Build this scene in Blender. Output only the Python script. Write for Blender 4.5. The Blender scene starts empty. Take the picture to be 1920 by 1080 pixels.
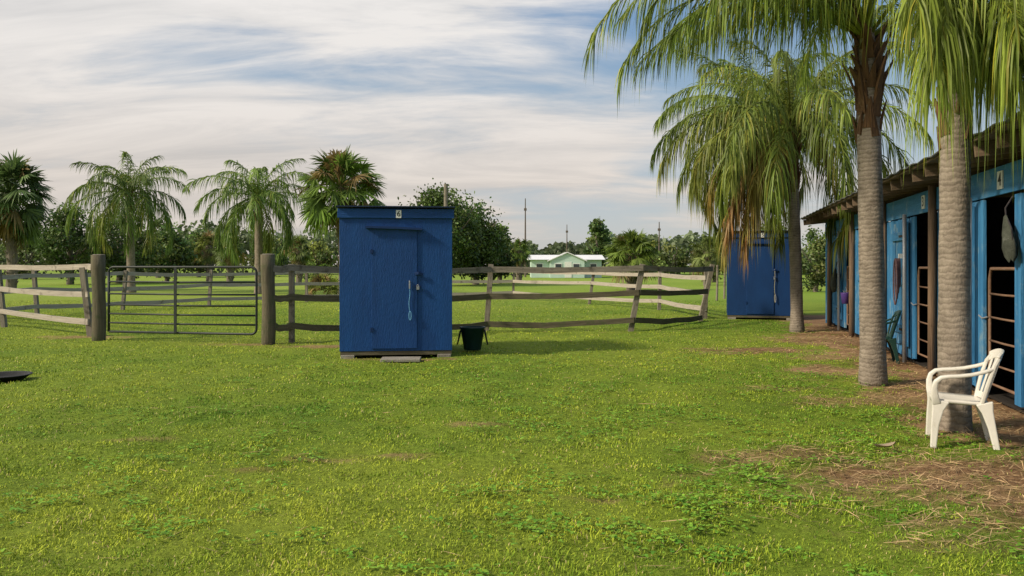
import bpy, math, random
import numpy as np
from mathutils import Vector, Matrix
rng = np.random.default_rng(7); random.seed(7)
SC = bpy.context.scene; COL = SC.collection
F = 1500.; CX = 960.; HY = 497.; CH = 1.5
R = math.radians
def gx(px, Y): return (px-CX)/F*Y
def gz(py, Y): return CH-(py-HY)/F*Y
def nrm(a): return a/np.maximum(np.linalg.norm(a, axis=-1, keepdims=True), 1e-9)
def vnoise(x, y, sc, seed):
    r = np.random.default_rng(seed).random((256, 256))
    u = np.asarray(x)/sc+500.; v = np.asarray(y)/sc+500.
    i = np.floor(u).astype(int); j = np.floor(v).astype(int)
    a = u-i; b = v-j; a = a*a*(3-2*a); b = b*b*(3-2*b)
    i0 = i % 256; i1 = (i+1) % 256; j0 = j % 256; j1 = (j+1) % 256
    return (r[i0, j0]*(1-a)+r[i1, j0]*a)*(1-b)+(r[i0, j1]*(1-a)+r[i1, j1]*a)*b
def sstep(x, a, b):
    t = np.clip((x-a)/(b-a), 0, 1); return t*t*(3-2*t)

# ------------------------------------------------------------------ mesh collector
BQ = np.array([[0,4,6,2],[1,3,7,5],[0,1,5,4],[2,6,7,3],[0,2,3,1],[4,5,7,6]])
class M:
    def __init__(s): s.V=[]; s.Q=[]; s.T=[]; s.C=[]; s.G=[]; s.n=0
    def add(s, V, Q=None, T=None, C=None, G=None):
        V = np.asarray(V, float).reshape(-1, 3); n = len(V)
        if Q is not None and len(Q): s.Q.append(np.asarray(Q, int).reshape(-1, 4)+s.n)
        if T is not None and len(T): s.T.append(np.asarray(T, int).reshape(-1, 3)+s.n)
        s.V.append(V)
        if C is None: C = np.ones((n, 3))
        C = np.asarray(C, float)
        if C.ndim == 1: C = np.tile(C, (n, 1))
        s.C.append(C); s.G.append(V if G is None else np.asarray(G, float).reshape(-1, 3)); s.n += n
    def box(s, c, size, rot=None, C=None):
        h = np.array(size)/2.
        L = np.array([[(1 if k & 1 else -1), (1 if k & 2 else -1), (1 if k & 4 else -1)] for k in range(8)])*h
        ax = np.argsort(-h); G = L[:, ax]+rng.random(3)*20
        if rot is not None: L = L@np.array(Matrix(rot).to_3x3()).T
        s.add(L+np.array(c), BQ, None, C, G); return s
    def bar(s, path, side, w, h, C=None):
        P = np.asarray(path, float); n = len(P)
        w = np.ones(n)*w; h = np.ones(n)*h
        T = nrm(np.gradient(P, axis=0)); a = np.tile(np.asarray(side, float), (n, 1))
        a = nrm(a-T*(a*T).sum(1, keepdims=True)); b = np.cross(T, a)
        d = np.concatenate([[0], np.cumsum(np.linalg.norm(np.diff(P, axis=0), axis=1))])
        V = []; G = []; o = rng.random(3)*20
        for i, (sa, sb) in enumerate(((-1,-1),(1,-1),(1,1),(-1,1))):
            V.append(P+a*(sa*w/2)[:, None]+b*(sb*h/2)[:, None])
            G.append(np.stack([d, sa*w/2, sb*h/2], 1)+o)
        V = np.stack(V, 1).reshape(-1, 3); G = np.stack(G, 1).reshape(-1, 3)
        Q = []
        for k in range(n-1):
            for i in range(4):
                j = (i+1) % 4; Q.append([k*4+i, k*4+j, (k+1)*4+j, (k+1)*4+i])
        Q.append([3, 2, 1, 0]); e = (n-1)*4; Q.append([e, e+1, e+2, e+3])
        s.add(V, Q, None, C, G); return s
    def tube(s, path, rad, sides=8, C=None, cap=True):
        P = np.asarray(path, float); n = len(P); rad = np.ones(n)*rad
        T = nrm(np.gradient(P, axis=0))
        ref = np.array([1., 0, 0]) if abs(T[0][0]) < .8 else np.array([0, 1., 0])
        U = []
        u = ref
        for i in range(n):
            u = u-T[i]*np.dot(u, T[i]); u = u/np.linalg.norm(u); U.append(u)
        U = np.array(U); W = np.cross(T, U)
        d = np.concatenate([[0], np.cumsum(np.linalg.norm(np.diff(P, axis=0), axis=1))])
        th = np.arange(sides)*2*math.pi/sides; o = rng.random(3)*20
        ct = np.cos(th)[None, :, None]; st = np.sin(th)[None, :, None]
        V = P[:, None]+rad[:, None, None]*(U[:, None]*ct+W[:, None]*st)
        G = np.stack([np.tile(d[:, None], (1, sides)), rad[:, None]*np.cos(th)[None], rad[:, None]*np.sin(th)[None]], 2)+o
        k = np.arange(n-1)[:, None]; i = np.arange(sides)[None]; j = (i+1) % sides
        Q = np.stack([k*sides+i, k*sides+j, (k+1)*sides+j, (k+1)*sides+i], 2).reshape(-1, 4)
        V = V.reshape(-1, 3); G = G.reshape(-1, 3); T3 = []
        if cap:
            V = np.concatenate([V, P[:1], P[-1:]]); G = np.concatenate([G, o[None], o[None]+[d[-1], 0, 0]])
            c0 = n*sides; e = (n-1)*sides
            for q in range(sides):
                T3.append([c0, (q+1) % sides, q]); T3.append([c0+1, e+q, e+(q+1) % sides])
        s.add(V, Q, T3, C, G); return s
    def lathe(s, prof, c=(0, 0, 0), sides=24, C=None, sx=1, sy=1):
        pr = np.asarray(prof, float); n = len(pr); th = np.arange(sides)*2*math.pi/sides
        V = np.stack([pr[:, :1]*np.cos(th)[None]*sx, pr[:, :1]*np.sin(th)[None]*sy, np.tile(pr[:, 1:2], (1, sides))], 2)
        k = np.arange(n-1)[:, None]; i = np.arange(sides)[None]; j = (i+1) % sides
        Q = np.stack([k*sides+i, k*sides+j, (k+1)*sides+j, (k+1)*sides+i], 2).reshape(-1, 4)
        s.add(V.reshape(-1, 3)+np.array(c), Q, None, C); return s
    def blades(s, P, D, S, L, W, g, C, segs=3, curl=0.):
        n = len(P); L = np.ones(n)*L; W = np.ones(n)*W; g = np.ones(n)*g
        ss = np.linspace(0, 1, segs+1); wp = {2: [.6, 1., 0], 3: [.45, 1, .8, 0]}[segs]
        V = []
        for q, t in enumerate(ss):
            c = P+D*(L*(t-curl*np.minimum(g, 1.2)*t*t))[:, None]; c[:, 2] -= g*L*t*t
            if q < segs:
                o = S*(W*wp[q]/2)[:, None]; V += [c-o, c+o]
            else: V.append(c)
        nv = 2*segs+1; V = np.stack(V, 1).reshape(-1, 3)
        b = (np.arange(n)*nv)[:, None]
        Q = np.concatenate([b+np.array([[2*q, 2*q+1, 2*q+3, 2*q+2]]) for q in range(segs-1)])
        T = b+np.array([[2*segs-2, 2*segs-1, 2*segs]])
        C = np.asarray(C, float)
        if C.ndim == 1: C = np.tile(C, (n, 1))
        s.add(V, Q, T, np.repeat(C, nv, axis=0)); return s
    def build(s, name, mat, parent=None, smooth=False, bevel=0):
        V = np.concatenate(s.V); C = np.concatenate(s.C); G = np.concatenate(s.G)
        Q = np.concatenate(s.Q) if s.Q else np.zeros((0, 4), int); T = np.concatenate(s.T) if s.T else np.zeros((0, 3), int)
        me = bpy.data.meshes.new(name)
        me.vertices.add(len(V)); me.vertices.foreach_set('co', V.ravel().astype(np.float32))
        idx = np.concatenate([Q.ravel(), T.ravel()]).astype(np.int32)
        me.loops.add(len(idx)); me.loops.foreach_set('vertex_index', idx)
        nq = len(Q); nt = len(T)
        me.polygons.add(nq+nt)
        me.polygons.foreach_set('loop_start', np.concatenate([np.arange(nq)*4, nq*4+np.arange(nt)*3]).astype(np.int32))
        me.polygons.foreach_set('use_smooth', np.full(nq+nt, bool(smooth)))
        me.update(calc_edges=True)
        a = me.attributes.new('col', 'FLOAT_COLOR', 'POINT')
        a.data.foreach_set('color', np.concatenate([C, np.ones((len(C), 1))], 1).ravel().astype(np.float32))
        a = me.attributes.new('gc', 'FLOAT_VECTOR', 'POINT'); a.data.foreach_set('vector', G.ravel().astype(np.float32))
        me.materials.append(mat)
        o = bpy.data.objects.new(name, me); COL.objects.link(o)
        if parent: o.parent = parent
        if bevel:
            b = o.modifiers.new('bevel', 'BEVEL'); b.width = bevel; b.segments = 2; b.limit_method = 'ANGLE'
        return o
def thing(name, label, cat, loc=(0,0,0), rotz=0, group=None):
    o = bpy.data.objects.new(name, None); COL.objects.link(o); o.empty_display_size = .2
    o.location = loc; o.rotation_euler = (0, 0, rotz); o['label'] = label; o['category'] = cat
    if group: o['group'] = group
    return o
def tag(o, label, cat, group=None, kind=None):
    o['label'] = label; o['category'] = cat
    if group: o['group'] = group
    if kind: o['kind'] = kind
    return o

# ------------------------------------------------------------------ materials
def base_mat(name):
    m = bpy.data.materials.new(name); m.use_nodes = True; nt = m.node_tree
    b = nt.nodes['Principled BSDF']
    def N(t, **k):
        n = nt.nodes.new(t)
        for a, v in k.items(): setattr(n, a, v)
        return n
    return m, nt, b, N, nt.links.new
def ramp(N, stops):
    r = N('ShaderNodeValToRGB'); e = r.color_ramp.elements
    while len(e) < len(stops): e.new(.5)
    for q, (p, c) in zip(e, stops): q.position = p; q.color = (*c, 1) if len(c) == 3 else c
    return r
def surf(name, c1, c2, sc=(3,3,3), rough=.6, bump=.2, bsc=(30,30,30), c3=None, s3=4., t3=.62, metal=0, spec=.3, rings=None):
    m, nt, b, N, L = base_mat(name)
    at = N('ShaderNodeAttribute', attribute_name='gc')
    mp = N('ShaderNodeMapping'); mp.inputs['Scale'].default_value = sc; L(at.outputs['Vector'], mp.inputs['Vector'])
    n1 = N('ShaderNodeTexNoise'); n1.inputs['Scale'].default_value = 1; n1.inputs['Detail'].default_value = 7; n1.inputs['Roughness'].default_value = .65
    L(mp.outputs[0], n1.inputs['Vector'])
    r = ramp(N, [(.3, c1), (.7, c2)]); L(n1.outputs[0], r.inputs[0]); out = r.outputs[0]
    if c3:
        n2 = N('ShaderNodeTexNoise'); n2.inputs['Scale'].default_value = s3; n2.inputs['Detail'].default_value = 8; n2.inputs['Roughness'].default_value = .7
        L(at.outputs['Vector'], n2.inputs['Vector'])
        r2 = ramp(N, [(t3, (0,0,0)), (t3+.12, (1,1,1))]); L(n2.outputs[0], r2.inputs[0])
        mx = N('ShaderNodeMix', data_type='RGBA'); L(r2.outputs[0], mx.inputs[0]); L(out, mx.inputs[6]); mx.inputs[7].default_value = (*c3, 1)
        out = mx.outputs[2]
    mb = N('ShaderNodeMapping'); mb.inputs['Scale'].default_value = bsc; L(at.outputs['Vector'], mb.inputs['Vector'])
    nb = N('ShaderNodeTexNoise'); nb.inputs['Scale'].default_value = 1; nb.inputs['Detail'].default_value = 5; L(mb.outputs[0], nb.inputs['Vector'])
    hgt = nb.outputs[0]
    if rings:
        w = N('ShaderNodeTexWave', wave_type='BANDS', bands_direction='X'); w.inputs['Scale'].default_value = rings
        w.inputs['Distortion'].default_value = 4.5; w.inputs['Detail'].default_value = 5; w.inputs['Detail Scale'].default_value = 2.5
        L(at.outputs['Vector'], w.inputs['Vector'])
        r3 = ramp(N, [(.0, (.62,.6,.58)), (.3, (1,1,1))]); L(w.outputs[1], r3.inputs[0])
        mu = N('ShaderNodeMix', data_type='RGBA', blend_type='MULTIPLY'); mu.inputs[0].default_value = .7
        L(out, mu.inputs[6]); L(r3.outputs[0], mu.inputs[7]); out = mu.outputs[2]
        ad = N('ShaderNodeMath', operation='MULTIPLY_ADD'); L(w.outputs[1], ad.inputs[0]); ad.inputs[1].default_value = .5; L(hgt, ad.inputs[2]); hgt = ad.outputs[0]
    L(out, b.inputs['Base Color'])
    bp = N('ShaderNodeBump'); bp.inputs['Strength'].default_value = bump; bp.inputs['Distance'].default_value = .02
    L(hgt, bp.inputs['Height']); L(bp.outputs[0], b.inputs['Normal'])
    b.inputs['Roughness'].default_value = rough; b.inputs['Metallic'].default_value = metal; b.inputs['Specular IOR Level'].default_value = spec
    return m
def leaf_mat(name, trans=.35, rough=.5, spec=.3):
    m, nt, b, N, L = base_mat(name)
    at = N('ShaderNodeAttribute', attribute_name='col')
    tc = N('ShaderNodeTexCoord'); n1 = N('ShaderNodeTexNoise'); n1.inputs['Scale'].default_value = 2.5; n1.inputs['Detail'].default_value = 4
    L(tc.outputs['Object'], n1.inputs['Vector'])
    r = ramp(N, [(.3, (.74,.77,.72)), (.7, (1.2,1.18,1.1))]); L(n1.outputs[0], r.inputs[0])
    mu = N('ShaderNodeMix', data_type='RGBA', blend_type='MULTIPLY'); mu.inputs[0].default_value = 1
    L(at.outputs['Color'], mu.inputs[6]); L(r.outputs[0], mu.inputs[7])
    L(mu.outputs[2], b.inputs['Base Color']); b.inputs['Roughness'].default_value = rough; b.inputs['Specular IOR Level'].default_value = spec
    if trans:
        t = N('ShaderNodeBsdfTranslucent'); L(mu.outputs[2], t.inputs[0])
        ms = N('ShaderNodeMixShader'); ms.inputs[0].default_value = trans
        L(b.outputs[0], ms.inputs[1]); L(t.outputs[0], ms.inputs[2]); L(ms.outputs[0], nt.nodes['Material Output'].inputs[0])
    return m
LEAF = leaf_mat('leaf', .3); GRASS = leaf_mat('grass_blade', .0, .65, .12); STRAWM = leaf_mat('straw', 0, .8, .1)
BLUE = surf('blue_shed_paint', (.0023,.039,.160), (.0045,.059,.225), (1.2,4,4), .55, .4, (14,90,90))
BLUED = surf('blue_door_paint', (.0023,.035,.147), (.0045,.053,.205), (1.2,4,4), .55, .4, (14,90,90))
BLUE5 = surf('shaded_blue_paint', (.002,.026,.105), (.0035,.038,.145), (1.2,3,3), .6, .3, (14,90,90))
BLUEB = surf('blue_barn_paint', (.016,.11,.265), (.06,.24,.47), (.9,9,9), .65, .35, (10,60,60), c3=(.17,.28,.37), s3=2.2, t3=.54)
BLUEK = surf('dark_blue_paint', (.002,.02,.09), (.004,.03,.12), (4,4,4), .45, .1)
WOODG = surf('weathered_grey_wood', (.14,.12,.095), (.27,.24,.195), (1.5,30,30), .9, .55, (4,120,120), c3=(.08,.07,.055), s3=3.5, t3=.53)
WOODL = surf('pale_weathered_wood', (.27,.235,.195), (.43,.385,.335), (1.5,30,30), .9, .55, (4,120,120), c3=(.14,.12,.10), s3=3.5, t3=.56)
WOODD = surf('mossy_dark_wood', (.075,.062,.042), (.15,.13,.085), (2,25,25), .9, .6, (5,100,100), c3=(.08,.088,.042), s3=4, t3=.52)
WOODB = surf('brown_post_wood', (.12,.075,.048), (.25,.165,.11), (2,30,30), .85, .6, (4,110,110), c3=(.07,.046,.03), s3=4)
WOODR = surf('rafter_wood', (.12,.08,.052), (.22,.155,.105), (2,30,30), .85, .4, (4,110,110))
BARK = surf('ringed_palm_bark', (.16,.13,.105), (.31,.26,.215), (7,9,9), .9, .42, (30,70,70), c3=(.10,.082,.065), s3=6, t3=.58, rings=5.6)
BOOT = surf('palm_leaf_base', (.05,.027,.014), (.17,.09,.043), (3,25,25), .85, .6, (5,80,80), c3=(.25,.16,.08), s3=5, t3=.6)
TBARK = surf('tree_bark', (.10,.085,.065), (.20,.17,.14), (3,20,20), .9, .6, (8,50,50))
METAL = surf('galvanised_metal', (.26,.28,.31), (.38,.40,.44), (4,10,10), .5, .1, metal=.5, c3=(.2,.17,.14), s3=5, t3=.66)
GATEM = surf('dark_gate_metal', (.014,.019,.019), (.03,.036,.034), (4,10,10), .5, .1, metal=.1, c3=(.06,.04,.027), s3=6, t3=.66)
RUST = surf('rusty_gate_metal', (.13,.068,.04), (.25,.155,.105), (5,12,12), .7, .3, metal=.1, c3=(.30,.27,.24), s3=7, t3=.62)
WHITEP = surf('white_plastic', (.58,.555,.51), (.68,.655,.61), (3,3,3), .4, .05, c3=(.45,.41,.34), s3=5, t3=.6, spec=.4)
GREENP = surf('green_plastic', (.006,.030,.024), (.012,.045,.036), (3,3,3), .4, .05, spec=.4)
TUBM = surf('dark_teal_plastic', (.004,.022,.021), (.009,.036,.033), (5,5,5), .5, .15, c3=(.025,.03,.026), s3=6)
RUBBER = surf('black_rubber', (.010,.010,.011), (.022,.022,.022), (5,5,5), .6, .2)
CONC = surf('concrete', (.18,.16,.135), (.30,.28,.245), (8,8,8), .9, .5, (60,60,60), c3=(.13,.108,.085), s3=6)
WHITE = surf('white_paint', (.66,.66,.64), (.76,.76,.74), (6,6,6), .5, .05)
BLACK = surf('black_paint', (.012,.012,.012), (.02,.02,.02), (6,6,6), .5, .05)
ROPEB = surf('blue_rope', (.08,.28,.52), (.20,.44,.66), (60,10,10), .8, .6, (120,40,40))
ROPEW = surf('pale_rope', (.36,.34,.27), (.54,.51,.43), (60,10,10), .8, .6, (120,40,40))
ROPED = surf('dark_strap', (.02,.018,.02), (.05,.04,.045), (30,10,10), .7, .3)
ROPER = surf('red_brown_strap', (.10,.05,.06), (.22,.13,.13), (30,10,10), .7, .3)
CANVAS = surf('grey_canvas', (.030,.034,.027), (.075,.082,.066), (10,10,10), .9, .5, (90,90,90), c3=(.12,.125,.11), s3=9, t3=.58)
PURPLE = surf('purple_plastic', (.07,.04,.20), (.11,.06,.26), (3,3,3), .4, .05)
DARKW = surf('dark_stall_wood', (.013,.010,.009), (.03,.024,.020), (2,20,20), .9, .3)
ROOFM = surf('roof_metal', (.10,.10,.10), (.19,.18,.17), (2,10,10), .5, .15, metal=.4, c3=(.12,.07,.045), s3=3)
ROOFD = surf('dark_roof_edge', (.006,.016,.045), (.012,.028,.075), (3,10,10), .8, .3)
HWALL = surf('pale_mint_siding', (.42,.55,.50), (.50,.62,.57), (1,1,6), .7, .1)
HROOF = surf('pale_house_roof', (.66,.66,.69), (.76,.76,.79), (2,2,2), .5, .1)
GLASS = surf('window_glass', (.03,.04,.05), (.06,.07,.09), (2,2,2), .15, .02, spec=.6)
POLE = surf('pole_wood', (.09,.07,.06), (.16,.13,.11), (2,20,20), .9, .3)

# ------------------------------------------------------------------ camera, light, world
cam = bpy.data.cameras.new('camera'); co = bpy.data.objects.new('camera', cam); COL.objects.link(co)
cam.sensor_width = 36; cam.lens = 36*F/1920; cam.shift_y = -43/1920; cam.clip_start = .05; cam.clip_end = 5000
co.location = (0, 0, CH); co.rotation_euler = (R(90), 0, 0); SC.camera = co
el = R(34); hz = Vector((-.94, -.34, 0)).normalized()
to_sun = Vector((hz.x*math.cos(el), hz.y*math.cos(el), math.sin(el)))
sl = bpy.data.lights.new('sun', 'SUN'); so = bpy.data.objects.new('sun', sl); COL.objects.link(so)
sl.energy = 4.7; sl.angle = R(7); sl.color = (1, .88, .67); so.rotation_euler = to_sun.to_track_quat('Z', 'Y').to_euler(); so.location = (-20, -10, 15)
W = bpy.data.worlds.new('World'); SC.world = W; W.use_nodes = True; nt = W.node_tree; L = nt.links.new
def N(t, **k):
    n = nt.nodes.new(t)
    for a, v in k.items(): setattr(n, a, v)
    return n
def MATH(op, a, b=None, clamp=False):
    n = N('ShaderNodeMath', operation=op); n.use_clamp = clamp
    for i, v in enumerate((a, b)):
        if v is None: continue
        if isinstance(v, (int, float)): n.inputs[i].default_value = v
        else: L(v, n.inputs[i])
    return n.outputs[0]
bg = nt.nodes['Background']; bg.inputs[1].default_value = .1
sky = N('ShaderNodeTexSky', sky_type='NISHITA'); sky.sun_disc = False; sky.sun_elevation = el; sky.sun_rotation = math.atan2(to_sun.x, to_sun.y)
sky.air_density = 1.0; sky.dust_density = 1.0; sky.ozone_density = 1.5
tc = N('ShaderNodeTexCoord'); sp = N('ShaderNodeSeparateXYZ'); L(tc.outputs['Generated'], sp.inputs[0])
zc = MATH('ADD', MATH('MAXIMUM', sp.outputs[2], 0.), .26)
cb = N('ShaderNodeCombineXYZ'); L(MATH('DIVIDE', sp.outputs[0], zc), cb.inputs[0]); L(MATH('DIVIDE', sp.outputs[1], zc), cb.inputs[1])
def cloudnoise(rot, scl, scale, detail, rough, dist, off=(0,0,0)):
    mp = N('ShaderNodeMapping'); mp.inputs['Rotation'].default_value = (0, 0, R(rot)); mp.inputs['Scale'].default_value = scl; mp.inputs['Location'].default_value = off
    L(cb.outputs[0], mp.inputs['Vector'])
    n = N('ShaderNodeTexNoise'); n.inputs['Scale'].default_value = scale; n.inputs['Detail'].default_value = detail; n.inputs['Roughness'].default_value = rough; n.inputs['Distortion'].default_value = dist
    L(mp.outputs[0], n.inputs['Vector']); return n.outputs[0]
c1 = cloudnoise(-30, (.62, 1.0, 1), 1.3, 9, .53, .45, (3.1, 1.7, 0))
c2 = cloudnoise(-38, (.6, 1.9, 1), 2.2, 10, .62, .6, (7.3, 2.2, 0))
mval = MATH('ADD', MATH('MULTIPLY', c1, .66), MATH('MULTIPLY', c2, .34))
mval = MATH('SUBTRACT', mval, MATH('MULTIPLY', sp.outputs[0], .19))
mr = N('ShaderNodeMapRange'); mr.interpolation_type = 'SMOOTHSTEP'; L(mval, mr.inputs[0]); mr.inputs[1].default_value = .37; mr.inputs[2].default_value = .55
mask = mr.outputs[0]
def wramp(stops):
    r = N('ShaderNodeValToRGB'); e = r.color_ramp.elements
    while len(e) < len(stops): e.new(.5)
    for q, (p, c) in zip(e, stops): q.position = p; q.color = (*c, 1)
    return r
def mixc(f, a, b, bt='MIX'):
    m = N('ShaderNodeMix', data_type='RGBA', blend_type=bt); m.clamp_result = False
    if isinstance(f, (int, float)): m.inputs[0].default_value = f
    else: L(f, m.inputs[0])
    for i, v in ((6, a), (7, b)):
        if isinstance(v, tuple): m.inputs[i].default_value = (*v, 1)
        else: L(v, m.inputs[i])
    return m.outputs[2]
shade = wramp([(.32, (.62, .65, .69)), (.60, (1, 1, 1))]); L(c2, shade.inputs[0])
elev = wramp([(0, (.68, .61, .55)), (.10, (.76, .695, .635)), (.2, (.84, .80, .765)), (.4, (.87, .855, .84))]); L(sp.outputs[2], elev.inputs[0])
cl = mixc(.62, elev.outputs[0], shade.outputs[0], 'MULTIPLY')
cl10 = mixc(1., cl, (10., 10., 10.), 'MULTIPLY')
bluec = wramp([(0, (.62, .60, .575)), (.08, (.52, .57, .61)), (.2, (.34, .47, .605)), (.32, (.18, .335, .57))]); L(sp.outputs[2], bluec.inputs[0])
blue10 = mixc(1., bluec.outputs[0], (10., 10., 10.), 'MULTIPLY')
skyb = mixc(.8, sky.outputs[0], blue10)
final = mixc(mask, skyb, cl10)
L(final, bg.inputs[0])
SC.view_settings.view_transform = 'Standard'; SC.view_settings.look = 'None'; SC.view_settings.exposure = 0

# ------------------------------------------------------------------ ground
BS = .24; BA = 3.17
def barn_v(x, y): return ((x-BA)-BS*y)/math.sqrt(1+BS*BS)
ELL = [(3.8,5.6,2.0,.95,1.), (4.75,11.4,1.0,.8,.95), (3.9,8.9,.9,.4,.7), (4.3,14.1,1.5,.55,.95), (6.2,16.3,1.2,1.4,.95), (-1.0,6.4,.38,.08,.7), (-1.3,6.25,.5,.07,.6), (-1.9,5.9,.25,.06,.6), (.6,5.2,.2,.05,.6), (-.4,7.6,.3,.08,.6), (-3.2,6.9,.3,.08,.5),
       (-9.0,16.8,1.0,.45,.8), (-3.4,14.8,1.2,.28,.8), (-5.0,15.3,1.1,.3,.7), (4.3,7.3,.8,.55,1.), (3.3,9.9,.5,.2,.4), (2.6,4.3,.5,.12,.4), (3.0,4.7,.7,.3,.6), (-1.75,12.8,1.0,.25,.7), (2.2,6.3,.7,.3,.7), (4.6,9.0,.8,.9,.8), (5.3,13.2,.8,1.0,.8)]
def dirt(x, y):
    n = (vnoise(x, y, .35, 3)-.5)*1.0+(vnoise(x, y, .11, 4)-.5)*.9
    d = np.zeros_like(x)
    for (a, b, rx, ry, w) in ELL:
        q = np.sqrt(((x-a)/rx)**2+((y-b)/ry)**2); d = np.maximum(d, w*sstep(1.2-q+n*.8, 0, .9))
    v = barn_v(x, y); d = np.maximum(d, sstep(v+1.15+n*.8, 0, .6)*(v < 6)*(y < 24)*(y > 2))
    return d
def bumpz(x, y):
    near = np.exp(-((np.hypot(x, y-8))/14)**2)
    return ((vnoise(x, y, .55, 11)-.5)*.05+(vnoise(x, y, .19, 12)-.5)*.032)*near-.014
def axis(lo, hi, step, far, g=1.22):
    a = list(np.arange(lo, hi+step/2, step)); d = step; x = a[-1]
    while x < far: d *= g; x += d; a.append(x)
    d = step; x = a[0]; pre = []
    while x > -far: d *= g; x -= d; pre.append(x)
    return np.array(pre[::-1]+a)
gxs = axis(-9, 9, .07, 2500); gys = axis(2.5, 20, .07, 2500)
XX, YY = np.meshgrid(gxs, gys, indexing='ij'); x = XX.ravel(); y = YY.ravel()
z = bumpz(x, y)
d = dirt(x, y)
g1 = vnoise(x, y, 2.6, 5); g2 = vnoise(x, y, .6, 6)
t = np.clip(g1*.6+g2*.5, 0, 1)[:, None]
gc_ = np.array([.095,.165,.016])*(1-t)+np.array([.20,.25,.03])*t
farf = sstep(y, 22, 45)[:, None]; f1 = vnoise(x, y, 9, 8)[:, None]
gc_ = gc_*(1-farf)+(np.array([.16,.26,.03])*(1-f1)+np.array([.26,.33,.06])*f1)*farf
dc = np.array([.19,.105,.055])*(1-g2[:, None])+np.array([.35,.22,.125])*g2[:, None]
C = gc_*(1-d[:, None])+dc*d[:, None]
nx, ny = len(gxs), len(gys)
i = np.arange(nx-1)[:, None]; j = np.arange(ny-1)[None]
Q = np.stack([i*ny+j, (i+1)*ny+j, (i+1)*ny+j+1, i*ny+j+1], 2).reshape(-1, 4)
gm, nt2, b, N2, L2 = base_mat('ground_turf')
at = N2('ShaderNodeAttribute', attribute_name='col'); tc2 = N2('ShaderNodeTexCoord')
n1 = N2('ShaderNodeTexNoise'); n1.inputs['Scale'].default_value = 22; n1.inputs['Detail'].default_value = 8; n1.inputs['Roughness'].default_value = .75; L2(tc2.outputs['Object'], n1.inputs['Vector'])
r = ramp(N2, [(.3, (.5,.5,.5)), (.7, (1.4,1.4,1.35))]); L2(n1.outputs[0], r.inputs[0])
mu = N2('ShaderNodeMix', data_type='RGBA', blend_type='MULTIPLY'); mu.inputs[0].default_value = 1; L2(at.outputs['Color'], mu.inputs[6]); L2(r.outputs[0], mu.inputs[7]); L2(mu.outputs[2], b.inputs['Base Color'])
b.inputs['Roughness'].default_value = .95; b.inputs['Specular IOR Level'].default_value = .1
bp = N2('ShaderNodeBump'); bp.inputs['Strength'].default_value = .8; bp.inputs['Distance'].default_value = .03; L2(n1.outputs[0], bp.inputs['Height']); L2(bp.outputs[0], b.inputs['Normal'])
g = M(); g.add(np.stack([x, y, z], 1), Q, None, C); go = g.build('ground', gm, smooth=True); go['kind'] = 'structure'

# ------------------------------------------------------------------ grass
def rvec(n): return nrm(rng.normal(size=(n, 3)))
def sample(n, y0, y1, wid=.76):
    yy = y0*(y1/y0)**rng.random(n); xx = (rng.random(n)*2-1)*wid*yy
    return xx, yy
def free(xx, yy):
    k = barn_v(xx, yy) < -.05
    k &= ~((abs(xx+1.88) < .95) & (yy > 12.95) & (yy < 14.9)); k &= ~((abs(xx-7.0) < .95) & (yy > 21.9) & (yy < 23.8))
    return k
n = 500000
xx, yy = sample(n, 3.2, 34)
dd = dirt(xx, yy); pv = vnoise(xx, yy, .20, 21)
k = free(xx, yy) & (rng.random(n) > dd*.96) & (rng.random(n) < .34+.88*pv)
xx, yy, pv = xx[k], yy[k], pv[k]; n = len(xx)
az = rng.random(n)*2*math.pi; elv = R(90)-np.abs(rng.normal(0, .95, n))
D = np.stack([np.cos(az)*np.cos(elv), np.sin(az)*np.cos(elv), np.maximum(np.sin(elv), .10)], 1)
S = np.stack([-np.sin(az), np.cos(az), np.zeros(n)], 1)
pat = vnoise(xx, yy, 2.6, 5)*.45+vnoise(xx, yy, .8, 6)*.5+vnoise(xx, yy, .25, 26)*.5
tone = np.clip((pat-.725)*1.35+.55+rng.normal(0, .16, n)-.035*xx, 0, 1)[:, None]  # darker to the right: palm shade put into the blade colour
C = np.array([.075,.195,.016])*(1-tone)+np.array([.37,.425,.042])*tone
dry = rng.random(n) < .06; C[dry] = np.array([.46,.37,.18])
C *= (.72+.58*rng.random(n))[:, None]
Lh = (.016+.032*rng.random(n)**1.6)*(.38+.7*vnoise(xx, yy, .35, 22)+.6*pv**2)*(1+.010*yy)
gr = M(); gr.blades(np.stack([xx, yy, bumpz(xx, yy)-.002], 1), D, S, Lh, .0026+.00056*yy, .35, C, segs=2)
n = 56000; xx, yy = sample(n, 3.2, 14)
k = free(xx, yy) & (rng.random(n) < sstep(vnoise(xx, yy, .9, 31)*.40+vnoise(xx, yy, .22, 33)*.60+xx*.03, .45, .85)*.8) & (dirt(xx, yy) < .6)
xx, yy = xx[k], yy[k]; n = len(xx); h = .008+.024*rng.random(n); a0 = rng.random(n)*6.28; zb_ = bumpz(xx, yy)+.010
sz = (.007+.012*rng.random(n))*(1+.03*yy); cc = (np.array([.08,.215,.020])+rng.random((n, 1))*np.array([.13,.14,.02]))
for q in range(3):
    a = a0+q*2.09; e = .1+.7*rng.random(n)
    D = np.stack([np.cos(a)*np.cos(e), np.sin(a)*np.cos(e), np.sin(e)], 1); S = np.stack([-np.sin(a), np.cos(a), np.zeros(n)], 1)
    gr.blades(np.stack([xx, yy, h+zb_], 1), D, S, sz*1.3, sz*1.0, .4, cc*(.75+.5*rng.random((n, 1))), segs=3)
o = gr.build('grass', GRASS); tag(o, 'short patchy lawn grass with clover covering the yard', 'grass', kind='stuff')
n = 75000; xx, yy = sample(n, 3.4, 20)
v = barn_v(xx, yy)
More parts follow.
